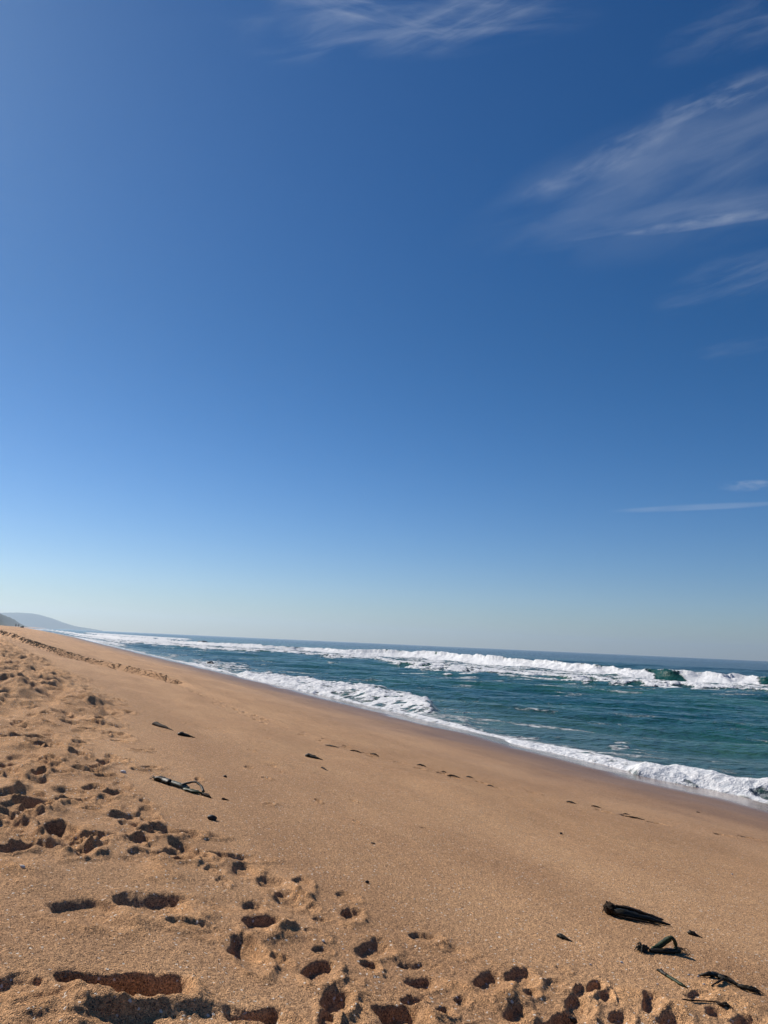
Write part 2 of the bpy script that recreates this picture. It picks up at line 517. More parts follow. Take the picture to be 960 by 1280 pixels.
BREAK = [(60, 786.5, 787.6, 788.6), (100, 792, 793.5, 796), (150, 797, 800, 803.5), (200, 799, 803, 807), (250, 802.5, 806.5, 811), (290, 804.5, 809, 814), (330, 806, 811.5, 818), (380, 809, 814, 818),
         (430, 812, 817.5, 825), (480, 811.5, 820, 832), (540, 815, 824.5, 838), (590, 819, 829, 842), (600, 818, 830, 842), (660, 825.5, 835, 846), (720, 829.5, 841, 852),
         (790, 837, 847, 858), (815, 837.5, 848.6, 860), (835, 837, 850.2, 861), (855, 839, 851.6, 862), (870, 842, 852.6, 863), (910, 843, 855.3, 865), (950, 847, 858, 868),
         (1000, 846, 862, 873), (1100, 853, 868, 880), (1250, 865, 880, 892)]


def interp_nodes(key, arr):
    o = np.argsort(key); return key[o], arr[o]


def build_sea():
    th = np.r_[np.arange(HEAD - .62, HEAD + .62, .00125)]
    left = np.arange(th[0] - .9, th[0], .02); right = np.arange(th[-1] + .01, th[-1] + 1.6, .02)
    th = np.r_[left, th, right]
    rr = [9.0]
    while rr[-1] < 6200:
        r = rr[-1]
        k = .0045 if r < 35 else (.0035 if r < 260 else .02)
        rr.append(r * (1 + k))
    rr = np.array(rr)
    X = rr[:, None] * np.sin(th)[None]; Y = rr[:, None] * np.cos(th)[None]
    RR = np.broadcast_to(rr[:, None], X.shape); TT = np.broadcast_to(th[None], X.shape)
    sand = base_z(X, Y)
    depth = np.clip(-sand, 0, None)
    off = X - shore_x(Y)                                 # metres offshore
    cell = np.where(RR < 35, .0045, np.where(RR < 260, .0035, .02)) * RR
    wob = .6 * pn(Y / 7, X * 0, 205) + .22 * pn(Y / 2.6, X * 0 + 3, 206)
    near_sh = np.exp(-np.clip(off, 0, None) / 2.0)
    # along-crest / cross-crest axes of the swell (it runs in towards the camera's right)
    e1 = X * .74 - Y * .67; e2 = X * .67 + Y * .74
    fade = lambda L: np.clip(1.5 - cell * 2.2 / L, 0, 1)
    amp = np.clip(depth / .9, 0, 1)
    z = 0.0 * X
    wv = fbm(e1 / 90, e2 / 60, 2, 211)
    z += amp * .34 * pn(e1 / 38 + .4 * wv, e2 / 13 + 1.2 * wv, 213) * fade(13)
    z += amp * .30 * pn(e1 / 11, e2 / 4.2, 215) * fade(4.2)
    rdg = 1 - 2 * np.abs(pn(e1 / 3.6, e2 / 1.7, 217))
    z += amp * .05 * rdg * fade(1.7)
    z += amp * .025 * (1 - 2 * np.abs(pn(e1 / 1.3 + .3 * rdg, e2 / .7, 219))) * fade(.7)
    z += np.clip(depth / 4, 0, 1) * .5 * pn(e1 / 120, e2 / 45, 221) * sst(60, 200, off)
    z += near_sh * .05 * wob

    foam = 0.0 * X; green = 0.0 * X; rough = 0.0 * X
    SHX = 0.0 * X; SHY = 0.0 * X
    edge = fbm(X / 2.2, Y / 2.2, 4, 231, .6)
    fine = fbm(X / .7, Y / .7, 3, 241, .6)

    # ---- main breaker
    kb = np.array([bearing(p, b) for p, c, b, f in BREAK]); kr = np.array([sea_range(p, b) for p, c, b, f in BREAK])
    kf = np.array([sea_range(p, f) for p, c, b, f in BREAK])
    hc = []
    for i, (p, c, b, f) in enumerate(BREAK):
        d = ray(p, c); rc = kr[i] + 2.6
        hc.append(np.clip(3 + d[2] / math.hypot(d[0], d[1]) * rc, .2, 2.3))
    hc = np.array(hc)
    lr = np.exp(np.interp(TT, kb, np.log(kr))); lf = np.exp(np.interp(TT, kb, np.log(kf))); hh = np.interp(TT, kb, hc)
    g = np.gradient(np.log(lr[0]), th); g = np.convolve(np.pad(g, 15, 'edge'), np.ones(31) / 31, 'valid')
    jit = 1 + .012 * pn(TT * 40, TT * 0, 251) 
    lr = lr * jit
    cosn = 1 / np.sqrt(1 + np.clip(g, -6, 6) ** 2)
    u = (lr - RR) * cosn[None] + (.5 * pn(X / 6, Y / 6, 255) + .3 * pn(X / 2, Y / 2, 256)) * sst(5, 60, lr)                            # + towards the camera
    b835, b815, b860, b952 = (bearing(q, 850) for q in (836, 813, 858, 942))
    TS = TT - .0025 * np.clip(u + 1.0, -4, 3) + .004 * pn(X / 1.6, Y / 1.6, 258)
    curl = sst(b815 - .004, b815 + .010, TS) * sst(b860 + .004, b860 - .010, TS)
    curl2 = sst(b952, b952 + .012, TT) * sst(b952 + .09, b952 + .06, TT)
    hollow = np.clip(curl + curl2, 0, 1)
    hv = hh * (1 + .22 * pn(TT * 16, TT * 0 + 2, 249) * (1 - hollow) + (.18 * pn(X / 9, Y / 9, 253) + .12 * pn(X / 3.1, Y / 3.1, 254)) * (1 - .85 * hollow))
    back = np.exp(-(np.clip(-u - 2.6, 0, None) / 6.5) ** 2)
    geo = np.clip(sst(b815 - .006, b815 + .012, TT) * sst(b860 + .001, b860 - .014, TT) + curl2, 0, 1)
    wfront = 5.2 - 1.4 * geo
    front = sst(.6, .6 - wfront, u)
    prof = np.where(u < -2.6, back, front)
    z = z * (1 - .75 * prof) + hv * prof
    # overhanging lip where the wave is still hollow
    lip = geo * sst(.45, .95, prof) * sst(-6, -2.6, u)
    push = lip * .8
    SHX -= np.sin(TT) * push; SHY -= np.cos(TT) * push
    # flat white water running ahead of the wave
    Lf = np.clip((lr - lf) * cosn[None], .5, 40)
    fr = sst(1.12, .72, u / Lf + .25 * edge) * sst(-4.2, -2.4, u + .8 * edge)
    ahead = np.exp(-((u - Lf * .85) / (Lf * .18 + .5)) ** 2)
    z += .28 * ahead * sst(.2, .8, fr) * sst(-.2, .5, np.interp(TT, [kb[0], kb[8], kb[-1]], [0, 1, 1]))
    holes = sst(-.2, .7, fbm(e1 / 6, e2 / 2.2, 4, 233)) * sst(.3, 2.0, u) * (.25 + .45 * sst(.95, .6, u / Lf)) + .3 * sst(-.1, .5, fbm(e1 / 9, u / 2, 3, 239))
    fm = fr * (1.35 - holes - .42 * sst(.2, 1.4, u) * sst(.95, .7, u / Lf) + .25 * ahead)
    fm = np.where(hollow > .02, fm * (1 - hollow * sst(-3.6, -2.9, u) * sst(1.2, .4, u)), fm)
    fm += hollow * 1.1 * sst(-3.6, -3.0, u) * sst(-2.2, -2.9, u) * sst(-.2, .3, fine + edge * .5)
    foam = np.maximum(foam, fm)
    green = np.maximum(green, hollow * sst(-4, -2, u) * sst(2, .4, u))
    rough = np.maximum(rough, fr * np.where(u < .6, 1.0, .6) * (1 - .5 * hollow))
    # streaks of old foam behind and in front of the breaker
    foam = np.maximum(foam, sst(-26, -5, u) * sst(-1, -5, u) * .35 * sst(-.1, .7, fbm(e1 / 5, e2 / 1.4, 4, 235)))
    foam = np.maximum(foam, sst(26, 4, u - Lf) * sst(-2, 1, u - Lf) * .80 * sst(-.2, .8, fbm(e1 / 4, e2 / 1.6, 4, 237)))

    # ---- further bands of white water: (px, top, bottom) along each
    def band(nodes, strength=1.2, h=0.0, ragged=.3, lumps=.4):
        nonlocal foam, z, rough
        b = np.array([bearing(p, (t + q) / 2) for p, t, q in nodes])
        r1 = np.array([sea_range(p, q) for p, t, q in nodes]); r2 = np.array([sea_range(p, t) for p, t, q in nodes])
        n1 = np.exp(np.interp(TT, b, np.log(r1))); n2 = np.exp(np.interp(TT, b, np.log(r2)))
        endw = np.minimum(sst(b.min(), b.min() + .02, TT), sst(b.max(), b.max() - .02, TT))
        w = (RR - n1) / np.maximum(n2 - n1, .2)
        f = sst(-.12, .22, w + ragged * .6 * (edge + .8 * fine)) * sst(1.2, .6, w + ragged * (edge + .4 * fine)) * endw
        foam = np.maximum(foam, f * strength)
        z = z + h * endw * sst(-.1, .35, w) * sst(1.4, .4, w)
        rough = np.maximum(rough, f * lumps)
    band([(95, 789.6, 791.5), (140, 792.5, 796), (200, 796.5, 799), (250, 799.5, 801.5)], 1.1, .6, .4)
    band([(100, 794.5, 796.5), (150, 797, 800.5), (185, 800.5, 804), (230, 805.5, 809)], 1.0, .3, .5)
    band([(80, 794, 796.3), (120, 800, 803), (170, 808, 812)], .9, .2, .6)
    band([(200, 818, 821), (235, 819.5, 822)], .8, .12, .6)
    band([(238, 817.5, 819.3), (262, 818.5, 820)], .9, .15, .4)
    band([(225, 824, 832), (262, 827, 838), (300, 832, 846)], .8, .12, .9)
    band([(262, 829, 837), (310, 832, 839), (325, 834, 838)], .75, .1, .9)
    band([(290, 842, 848), (330, 843, 858), (360, 846, 864), (390, 850.5, 868), (420, 855, 873), (450, 860, 879), (480, 866, 885), (510, 872, 890), (530, 878, 893), (552, 889, 896)], 1.15, .36, .6, .9)
    band([(505, 880, 900), (560, 893, 908), (600, 902, 915)], .62, .1, 1.0, .3)
    band([(300, 850, 860), (350, 866, 874), (400, 872, 882), (460, 884, 896), (520, 897, 910), (580, 908, 922)], .62, .0, .8, .1)
    band([(610, 880.5, 884), (628, 881.5, 884.5)], 1.0, .15, .4)
    band([(452, 847, 849.5), (476, 848.2, 850)], .8, .1, .5)
    band([(482, 844.6, 847.5), (492, 845.2, 848)], 1.0, .2, .4)
    band([(395, 829.5, 831.2), (440, 831.5, 833.5)], .6, .05, .7)
    band([(620, 924, 934), (680, 934, 947), (720, 940, 956), (770, 952, 967), (830, 965, 978)], .95, .16, .7, .5)
    band([(780, 966, 979), (815, 968, 982), (850, 966, 987), (880, 971, 989), (920, 979, 995), (965, 986, 1000), (1050, 1004, 1022), (1150, 1022, 1045)], 1.2, .32, .4, 1.0)
    band([(745, 929, 933), (775, 930, 934), (800, 935, 939), (822, 944, 948)], .62, .02, 1.2, .1)
    band([(715, 934, 953), (780, 938, 965), (840, 952, 970)], .50, .03, 1.0, .1)
    band([(870, 958, 975), (965, 972, 985), (1100, 995, 1015)], .42, .03, 1.0, .1)

    # ---- swash: foam thrown along the water's edge
    o2 = off + .9 * wob
    sw = sst(2.9, .0, o2 + 1.6 * edge) * (.86 + .5 * sst(.4, .0, o2))
    foam = np.maximum(foam, sw * (.66 + .3 * pn(Y / 9, X / 5, 261)))
    rim = np.exp(-((o2 - .12) / .22) ** 2)
    foam = np.maximum(foam, 1.0 * rim)
    z += .03 * rim

    foam = np.maximum(foam, .62 * sst(-.1, .8, fbm(e1 / 7, e2 / 2, 4, 263)) * sst(30, 4, off))
    # tumbling surface of the white water
    lum = fbm(X / 1.5, Y / 1.5, 4, 271, .6)
    lum2 = fbm(X / .45, Y / .45, 3, 281, .6)
    rsm = np.clip(rough, 0, 1)
    z += rsm * (np.where(RR > 40, .17, .035) * lum + .026 * lum2 * fade(.45))
    z += sst(.5, 1.0, foam) * .010 * lum2
    P = np.stack([X + SHX, Y + SHY, z], -1)
    keep = (sand < .5) & (off > -4)
    me = grid_mesh('sea', P, keep=keep, attrs={'foam': np.clip(foam, 0, 1.6), 'green': green, 'off': off})
    o = link('sea', me, water_material())
    return tag(o, 'teal sea with white breakers rolling in to the beach', 'sea', kind='structure')


def water_material():
    m, t, b = material('sea_water')
    o = t.obj()
    off = t.attr('off')
    far = t.ramp(off, 20, 260)
    pat = t.noise(t.scalev(o, (.5, .5, .5)), .16, 3, .55)
    sandy = t.math('MULTIPLY', t.ramp(off, 14, 0), .45)
    nearc = t.mix(t.ramp(pat, .35, .7), c4(.003, .050, .052), c4(.020, .095, .066))
    col = t.mix(far, nearc, c4(.0025, .028, .048))
    col = t.mix(sandy, col, c4(.07, .11, .10))
    col = t.mix(t.attr('green'), col, c4(.004, .055, .050))
    # foam
    f = t.attr('foam')
    n1 = t.noise(t.scalev(o, (1, 1, 1)), 1.6, 5, .65, .6)
    n2 = t.noise(o, 7, 4, .65, .4)
    v = t.new('ShaderNodeTexVoronoi', feature='DISTANCE_TO_EDGE'); t.put(v.inputs['Vector'], t.vmath('ADD', o, t.new('ShaderNodeTexNoise').outputs['Color'])); t.put(v.inputs['Scale'], 1.9)
    lace = t.ramp(v.outputs['Distance'], .0, .35)
    th = t.math('ADD', t.math('ADD', t.math('MULTIPLY', n1, .95), t.math('MULTIPLY', n2, .45)), t.math('MULTIPLY_ADD', lace, .28, -.12))
    fac = t.ramp(t.math('SUBTRACT', t.math('MULTIPLY', f, 1.15), th), -.20, .30)
    col2 = t.mix(fac, col, t.mix(t.ramp(n2, .35, .6), c4(.52, .55, .58), c4(.76, .76, .76)))
    t.put(b.inputs['Base Color'], col2)
    t.put(b.inputs['Roughness'], t.mix(fac, t.mix(t.attr('green'), .16, .4, 'FLOAT'), .85, 'FLOAT'))
    t.put(b.inputs['IOR'], 1.33)
    t.put(b.inputs['Specular IOR Level'], t.mix(fac, .13, .12, 'FLOAT'))
    w1 = t.noise(t.scalev(o, (1, 1, 1)), 2.2, 4, .6); w2 = t.noise(o, .55, 3, .55)
    hw = t.math('ADD', t.math('MULTIPLY', w1, .11), t.math('MULTIPLY', w2, .35))
    hf = t.math('ADD', t.math('MULTIPLY', n2, .06), t.math('MULTIPLY', n1, .12))
    bp = t.new('ShaderNodeBump'); t.put(bp.inputs['Strength'], 1.0); t.put(bp.inputs['Distance'], 1.0)
    t.put(bp.inputs['Height'], t.mix(fac, hw, hf, 'FLOAT')); t.put(b.inputs['Normal'], bp.outputs[0])
    return m


# ------------------------------------------------------------------ far land
def build_hills():
    m = plain('dune_scrub', (.035, .048, .022), (.11, .10, .058), .95, .12, .0, .1)
    m2 = plain('headland_bush', (.018, .03, .022), (.035, .048, .032), .95, .012, .0, .1)
    # dune ridge running along the back of the beach
    s = np.arange(-300, 3400, 6.0); v = np.linspace(0, 1, 60)
    S, V = np.meshgrid(s, v, indexing='ij')
    k = -34 - 75 * V
    crest = np.interp(S, [-300, 300, 900, 1500, 2000, 2300, 2700, 3000, 3300], [9, 11, 15, 24, 29, 27, 17, 9, 1.0])
    h = crest * np.clip(sst(0, .42, V) * sst(1.3, .55, V), 0, 1) * (1 + .13 * pn(S / 85, V * 2, 301)) + .5 * fbm(S / 9, V * 9, 3, 303) * sst(.05, .25, V)
    X = shore_x(S) + k; Z = base_z(X, S) - .5 + h
    tag(link('dune_ridge', grid_mesh('dune_ridge', np.stack([X, S, Z], -1)), m), 'low scrub covered dune ridge behind the beach', 'hill', kind='structure')
    # headland across the bay
    sky = [(-420, 740), (-300, 752), (-180, 747), (-90, 756), (-30, 764.5), (0, 766), (22, 765.6), (40, 766.8), (50, 768.6), (65, 773.0), (80, 778.5), (92, 782.3), (100, 783.8), (112, 785.6), (122, 787.3), (128, 788.4)]
    D = 6000.0
    bb, zz = [], []
    for px, py in sky:
        d = ray(px, py); bb.append(math.atan2(d[0], d[1])); zz.append(3 + d[2] / math.hypot(d[0], d[1]) * D)
    th = np.linspace(bb[0], bb[-1], 420); v = np.linspace(0, 1, 46)
    T, V = np.meshgrid(th, v, indexing='ij')
    H = np.interp(T, bb, zz)
    prof = np.clip(sst(0, .5, V) ** .8 * sst(1.25, .5, V), 0, 1)
    H = H * prof + 1.0 * fbm(T * 900, V * 16, 3, 311) * prof + 2.4 * np.clip(pn(T * 1500, V * 10, 315), 0, 1) * prof * (prof > .9)
    rr = D - 420 + 840 * V
    P = np.stack([rr * np.sin(T), rr * np.cos(T), H - 1.5 + 1.5 * prof], -1)
    tag(link('headland', grid_mesh('headland', P[:, ::-1]), m2), 'long hazy headland across the bay', 'headland', kind='structure')


# ------------------------------------------------------------------ small things
def mesh_from(bm, name):
    me = bpy.data.meshes.new(name); bmesh.ops.recalc_face_normals(bm, faces=bm.faces[:]); bm.to_mesh(me); bm.free(); smooth(me); return me


def tube_into(bm, pts, rad, flat=1.0, seg=10, rough=0.0, seed=0, sub=4):
    """Sweep of a lumpy round (or flattened) section along a path of 3-D points."""
    pts = [np.array(p, float) for p in pts]
    t = np.linspace(0, len(pts) - 1, (len(pts) - 1) * sub + 1)
    A = np.array(pts); I = np.arange(len(pts))
    Ct = []
    for q in t:                                            # Catmull-Rom
        i = min(int(q), len(pts) - 2); f = q - i
        p0, p1, p2, p3 = A[max(i - 1, 0)], A[i], A[i + 1], A[min(i + 2, len(pts) - 1)]
        Ct.append(.5 * (2 * p1 + (p2 - p0) * f + (2 * p0 - 5 * p1 + 4 * p2 - p3) * f * f + (3 * p1 - p0 - 3 * p2 + p3) * f ** 3))
    Ct = np.array(Ct); rad = np.interp(t, I, rad)
    rng = np.random.default_rng(seed)
    rings = []
    for i, c in enumerate(Ct):
        d = Ct[min(i + 1, len(Ct) - 1)] - Ct[max(i - 1, 0)]; d /= np.linalg.norm(d) + 1e-9
        s = np.cross(d, [0, 0, 1.0]); s /= np.linalg.norm(s) + 1e-9
        n_ = np.cross(s, d)
        ring = []
        for k in range(seg):
            a = 2 * math.pi * k / seg
            rr = rad[i] * (1 + rough * rng.normal())
            ring.append(bm.verts.new(c + s * math.cos(a) * rr + n_ * math.sin(a) * rr * flat))
        rings.append(ring)
    for a, b in zip(rings, rings[1:]):
        for k in range(seg): bm.faces.new((a[k], a[(k + 1) % seg], b[(k + 1) % seg], b[k]))
    bm.faces.new(rings[0][::-1]); bm.faces.new(rings[-1])


def lump_into(bm, c, ax, seed=0, rough=.25, sub=3, freq=2.2):
    """Irregular rounded lump with half axes ax (three vectors)."""
    r = bmesh.ops.create_icosphere(bm, subdivisions=sub, radius=1)
    ax = np.array(ax, float)
    for v in r['verts']:
        p = np.array(v.co)
        k = 1 + rough * float(fbm(p[0] * freq + seed, p[1] * freq + p[2] * freq * .7, 3, seed % 13))
        v.co = Vector(np.array(c) + (p * k) @ ax)


class Thing:
    """Root at a ground point; parts are meshes in its local frame."""
    def __init__(s, name, base, label, cat, group=None):
        s.b = np.array(base, float); s.root = tag(empty(name, s.b), label, cat, group)
    def part(s, name, mat, build, label=None):
        bm = bmesh.new(); build(bm)
        for v in bm.verts: v.co -= Vector(s.b)
        o = link(name, mesh_from(bm, name), mat, s.root)
        if label: o['label'] = label
        return o


def single(name, base, mat, build, label, cat, group=None):
    bm = bmesh.new(); build(bm)
    for v in bm.verts: v.co -= Vector(base)
    o = link(name, mesh_from(bm, name), mat); o.location = base
    return tag(o, label, cat, group)


def path(*q):
    return [at(x, y, h) for x, y, h in q]


def fringe(bm, c, d, n_, length, rad, seed, spread=.9, up=.25):
    """Ragged strands splaying from a point."""
    rng = np.random.default_rng(seed); d = np.array(d) / (np.linalg.norm(d) + 1e-9)
    s = np.cross(d, [0, 0, 1.0]); s /= np.linalg.norm(s)
    for i in range(n_):
        a = rng.normal(0, spread); e = d * math.cos(a) + s * math.sin(a)
        L = length * rng.uniform(.45, 1.1); p0 = np.array(c) + s * rng.normal(0, rad * 2) + np.array([0, 0, rng.uniform(0, rad * 2)])
        p1 = p0 + e * L * .5 + np.array([0, 0, rng.uniform(0, up) * L]); p2 = p0 + e * L
        p2[2] = ground_z(p2[0], p2[1]) + rad * .6
        tube_into(bm, [p0, p1, p2], [rad, rad * .8, rad * .25], .6, 6, .1, seed + i, 3)


def small_things():
    kelp = plain('wet_kelp', (.005, .005, .0022), (.026, .020, .008), .5, 60, .6, .3)
    kelp_g = plain('green_kelp', (.008, .018, .004), (.022, .042, .010), .5, 60, .5, .3)
    kelp_b = plain('frayed_kelp', (.012, .007, .004), (.035, .02, .011), .8, 90, .6, .2)
    pale = plain('kelp_highlight', (.03, .036, .024), (.16, .18, .14), .55, 40, .5, .3)  # pale grey paints in the wet highlight on the looped stalk
    dark = plain('dark_stone', (.008, .007, .007), (.025, .02, .018), .6, 50, .5, .4)
    shell = plain('white_shell', (.55, .5, .44), (.8, .77, .72), .7, 80, .3, .15)
    rock = plain('wet_rock', (.012, .014, .016), (.035, .035, .035), .45, 1.2, .8, .4, .1)
    UP = np.array([0, 0, 1.0])

    # -- kelp with a raised loop, left of centre
    T = Thing('kelp_stalk', at(226, 985), 'dark kelp stalk with a raised loop and a pale painted highlight on its middle', 'kelp')
    T.part('stalk', pale, lambda bm: tube_into(bm, path((207, 979, .016), (216, 982, .022), (226, 985.5, .022), (236, 988, .018)), [.020, .026, .024, .016], .7, 12, .16, 1))
    T.part('stalk_end', kelp, lambda bm: (tube_into(bm, path((193, 975.5, .01), (198, 976.5, .02), (205, 978.5, .02), (212, 981.5, .02)), [.014, .032, .032, .026], .75, 12, .14, 2), fringe(bm, at(194, 975.8, .01), at(188, 974) - at(195, 976), 7, .07, .006, 3)))
    T.part('loop', kelp, lambda bm: tube_into(bm, path((226, 986, .03), (236, 987, .055), (244, 988.5, .068), (251, 991, .05), (254, 993, .02)), [.012, .012, .011, .010, .013], .7, 10, .08, 4))
    T.part('blade', kelp_g, lambda bm: tube_into(bm, path((230, 988, .012), (240, 991, .016), (248, 993, .016), (256, 994, .012)), [.018, .028, .025, .014], .45, 10, .2, 5))
    T.part('frayed_tip', kelp_b, lambda bm: (tube_into(bm, path((254, 994, .01), (259, 996, .01), (264, 998, .004)), [.018, .016, .004], .6, 8, .2, 6), fringe(bm, at(257, 995.5, .008), at(266, 998) - at(256, 995), 5, .06, .004, 7, .4)))

    # -- big cut stipe
    T = Thing('kelp_stalk', at(795, 1146), 'thick black kelp stalks lying together with a frayed brown end', 'kelp')
    T.part('stalk', kelp, lambda bm: tube_into(bm, path((765, 1144, .022), (776, 1147, .026), (795, 1150, .022), (815, 1153.5, .016), (838, 1158, .008)), [.022, .026, .02, .014, .005], .85, 14, .10, 11))
    T.part('stalk', kelp, lambda bm: tube_into(bm, path((766, 1141, .03), (780, 1143.5, .034), (800, 1147.5, .028), (816, 1151, .02), (829, 1152.5, .012)), [.018, .02, .018, .015, .005], .85, 14, .12, 12))
    T.part('strand', kelp_b, lambda bm: (tube_into(bm, path((768, 1142, .045), (785, 1145.5, .046), (803, 1149.5, .038), (820, 1153, .022), (833, 1156, .006)), [.006, .007, .006, .005, .002], .8, 8, .25, 14), tube_into(bm, path((770, 1147, .012), (788, 1151.5, .014), (808, 1155, .01), (826, 1159, .004)), [.006, .008, .006, .002], .7, 8, .25, 15)))
    T.part('frayed_end', kelp_b, lambda bm: (lump_into(bm, at(763, 1143, .03), [(.034, 0, 0), (0, .036, 0), (0, 0, .032)], 5, .5, 3, 3), fringe(bm, at(762, 1143, .03), at(752, 1141) - at(764, 1144), 14, .05, .006, 13, 1.1, .6)))

    # -- green folded kelp
    T = Thing('kelp_stalk', at(826, 1187), 'green kelp folded into an upright loop with a dark tufted end', 'kelp')
    T.part('stalk', kelp_g, lambda bm: tube_into(bm, path((815, 1189, .012), (822, 1189, .02), (831, 1189, .045), (838, 1190, .066)), [.009, .014, .017, .015], .9, 12, .05, 21))
    T.part('loop', kelp_g, lambda bm: tube_into(bm, path((836, 1190, .062), (840, 1190.5, .07), (844, 1191, .052), (845, 1191.5, .022), (841, 1192, .008)), [.012, .011, .011, .012, .012], .8, 10, .06, 22))
    T.part('blade', kelp, lambda bm: tube_into(bm, path((812, 1190, .008), (824, 1191, .010), (836, 1191.5, .012), (849, 1191, .010)), [.010, .016, .02, .014], .6, 10, .1, 23))
    T.part('tuft', kelp, lambda bm: (lump_into(bm, at(804, 1189.5, .014), [(.03, 0, 0), (0, .024, 0), (0, 0, .018)], 8, .6, 3, 3), fringe(bm, at(803, 1189.5, .014), at(793, 1189) - at(805, 1190), 16, .05, .004, 24, 1.0, .5)))
    T.part('hairs', kelp_b, lambda bm: fringe(bm, at(848, 1190.5, .012), at(858, 1187) - at(848, 1190.5), 12, .06, .003, 25, .7, .3))

    # -- scraps
    def scrap(px, py, lx, w, slope, label, seed, mat=kelp, tail=True, fat=1.0):
        base = at(px, py)
        T = Thing('kelp_scrap', base, label, 'kelp scrap', 'small scraps of kelp on the sand')
        a = at(px - lx * .5, py - slope * lx * .5); b = at(px + lx * .5, py + slope * lx * .5)
        m1 = a * .6 + b * .4; m1[2] = ground_z(m1[0], m1[1]); m2 = a * .25 + b * .75
        T.part('body', mat, lambda bm: tube_into(bm, [a + UP * w * .3, a * .85 + b * .15 + UP * w * .7, m1 + UP * w * .6, m2 + UP * w * .35], [w * .5, w * 1.05, w * fat, w * .35], .75, 10, .2, seed))
        if tail: T.part('tail', mat, lambda bm: tube_into(bm, [m2 + UP * w * .35, m2 * .5 + b * .5 + UP * w * .2, b + UP * .002], [w * .4, w * .28, w * .1], .7, 8, .15, seed + 1))
    scrap(706, 1174, 19, .014, .35, 'small black kelp scrap with a short tail left of the thick black stalks', 31)
    scrap(869, 1170, 18, .015, .3, 'small black kelp scrap with a pointed tail right of the green looped kelp', 33)
    scrap(393, 948, 22, .03, .22, 'flat black kelp scrap alone in the middle of the smooth sand', 35)
    scrap(233, 920.5, 22, .030, .16, 'thin black pointed kelp scrap just above the looped stalk, nearer the camera of two', 37)
    scrap(204, 909.5, 26, .034, .30, 'dark knobbly kelp scrap, farther of the two above the looped stalk', 39, kelp_b)
    scrap(406, 962, 9, .012, .5, 'tiny brown kelp scrap just below the flat black one', 41, kelp_b)
    scrap(282, 1000, 10, .010, .15, 'tiny brown twig of kelp right of the looped stalk', 43, kelp_b)
    # darker pieces along the walked tide line, named by order from the camera's right
    tide = [(873, 1016, 6, .016, 'tiny dark weed bit nearest the water on the right'),
            (794, 1023, 25, .022, 'longest black weed piece on the footprint line at right'),
            (783, 1018, 8, .016, 'dark weed bit touching the far end of the longest weed piece'),
            (714, 1004, 12, .028, 'thick dark weed clump on the footprint line, at its right half'),
            (745, 1009, 12, .022, 'weed clump on the footprint line between the thick clump and the longest piece'),
            (567, 971, 16, .032, 'black weed piece nearest the camera on the middle of the footprint line'),
            (587, 972, 9, .026, 'dark weed bit just right of the middle black weed piece'),
            (555, 965.5, 6, .026, 'dark weed bit just left of the middle black weed piece'),
            (527, 957.5, 12, .034, 'dark weed clump on the footprint line above the flat black scrap'),
            (613, 983, 8, .026, 'dark weed clump with a long trail on the footprint line'),
            (445, 940, 14, .034, 'thin dark weed piece on the far half of the footprint line'),
            (468, 944, 10, .034, 'short dark weed piece right of the thin one on the far footprint line'),
            (415, 933.5, 18, .03, 'farthest dark weed piece on the footprint line')]
    for i, (x, y, l, w, lab) in enumerate(tide):
        single('weed_piece', at(x, y), kelp_b if i % 3 else kelp,
               lambda bm, x=x, y=y, l=l, w=w, i=i: tube_into(bm, [at(x - l * .5, y - l * .09, w * .2), at(x - l * .2, y - l * .04, w * .5), at(x + l * .15, y + l * .03, w * .45), at(x + l * .5, y + l * .09, w * .1)], [w * .25, w * .6, w * .5, w * .12], .5, 10, .25, 50 + i),
               lab, 'seaweed', 'weed pieces along the footprint line')

    # -- thin strand and the branching one in the near right corner
    T = Thing('seaweed_strand', at(836, 1224), 'thin straight green strand below the green looped kelp', 'seaweed strand')
    T.part('strand', kelp_g, lambda bm: tube_into(bm, path((827, 1217, .007), (840, 1225.5, .008), (851, 1232, .007), (860, 1236, .002)), [.006, .008, .007, .002], .8, 8, .12, 61))
    T.part('dark_end', kelp, lambda bm: (tube_into(bm, path((821, 1213.5, .004), (826, 1216, .008), (834, 1221.5, .007)), [.004, .009, .007], .8, 8, .2, 62), fringe(bm, at(826, 1216, .006), at(818, 1212) - at(826, 1216), 4, .04, .002, 63)))
    T = Thing('seaweed_strand', at(905, 1228), 'dark branching strand lying over a sand heap in the near right corner', 'seaweed strand')
    T.part('strand', kelp, lambda bm: tube_into(bm, path((873, 1220.5, .006), (884, 1222, .014), (895, 1222.5, .014), (906, 1227, .012), (918, 1232.5, .012), (930, 1238, .014), (941, 1241, .012), (951, 1242.5, .003)), [.005, .011, .013, .010, .009, .012, .010, .002], .8, 9, .22, 64))
    T.part('branch', kelp_b, lambda bm: tube_into(bm, path((904, 1227, .012), (897, 1230.5, .009), (889, 1233, .003)), [.008, .005, .002], .8, 8, .15, 65))
    T.part('branch', kelp_b, lambda bm: tube_into(bm, path((898, 1223, .012), (908, 1224.5, .014), (916, 1229, .010), (924, 1236, .008)), [.006, .007, .006, .003], .8, 8, .15, 66))
    T.part('frayed_end', kelp, lambda bm: fringe(bm, at(934, 1239, .010), at(950, 1243) - at(934, 1239), 12, .08, .004, 67, .5))
    T = Thing('seaweed_strand', at(885, 1252), 'faint broken brown strand half buried along the bottom right corner', 'seaweed strand')
    T.part('strand', kelp_b, lambda bm: tube_into(bm, path((853, 1250, .003), (866, 1252, .005), (880, 1252.5, .004), (893, 1254, .006), (903, 1258, .008), (912, 1259, .002)), [.003, .004, .003, .004, .009, .002], .8, 8, .2, 68))
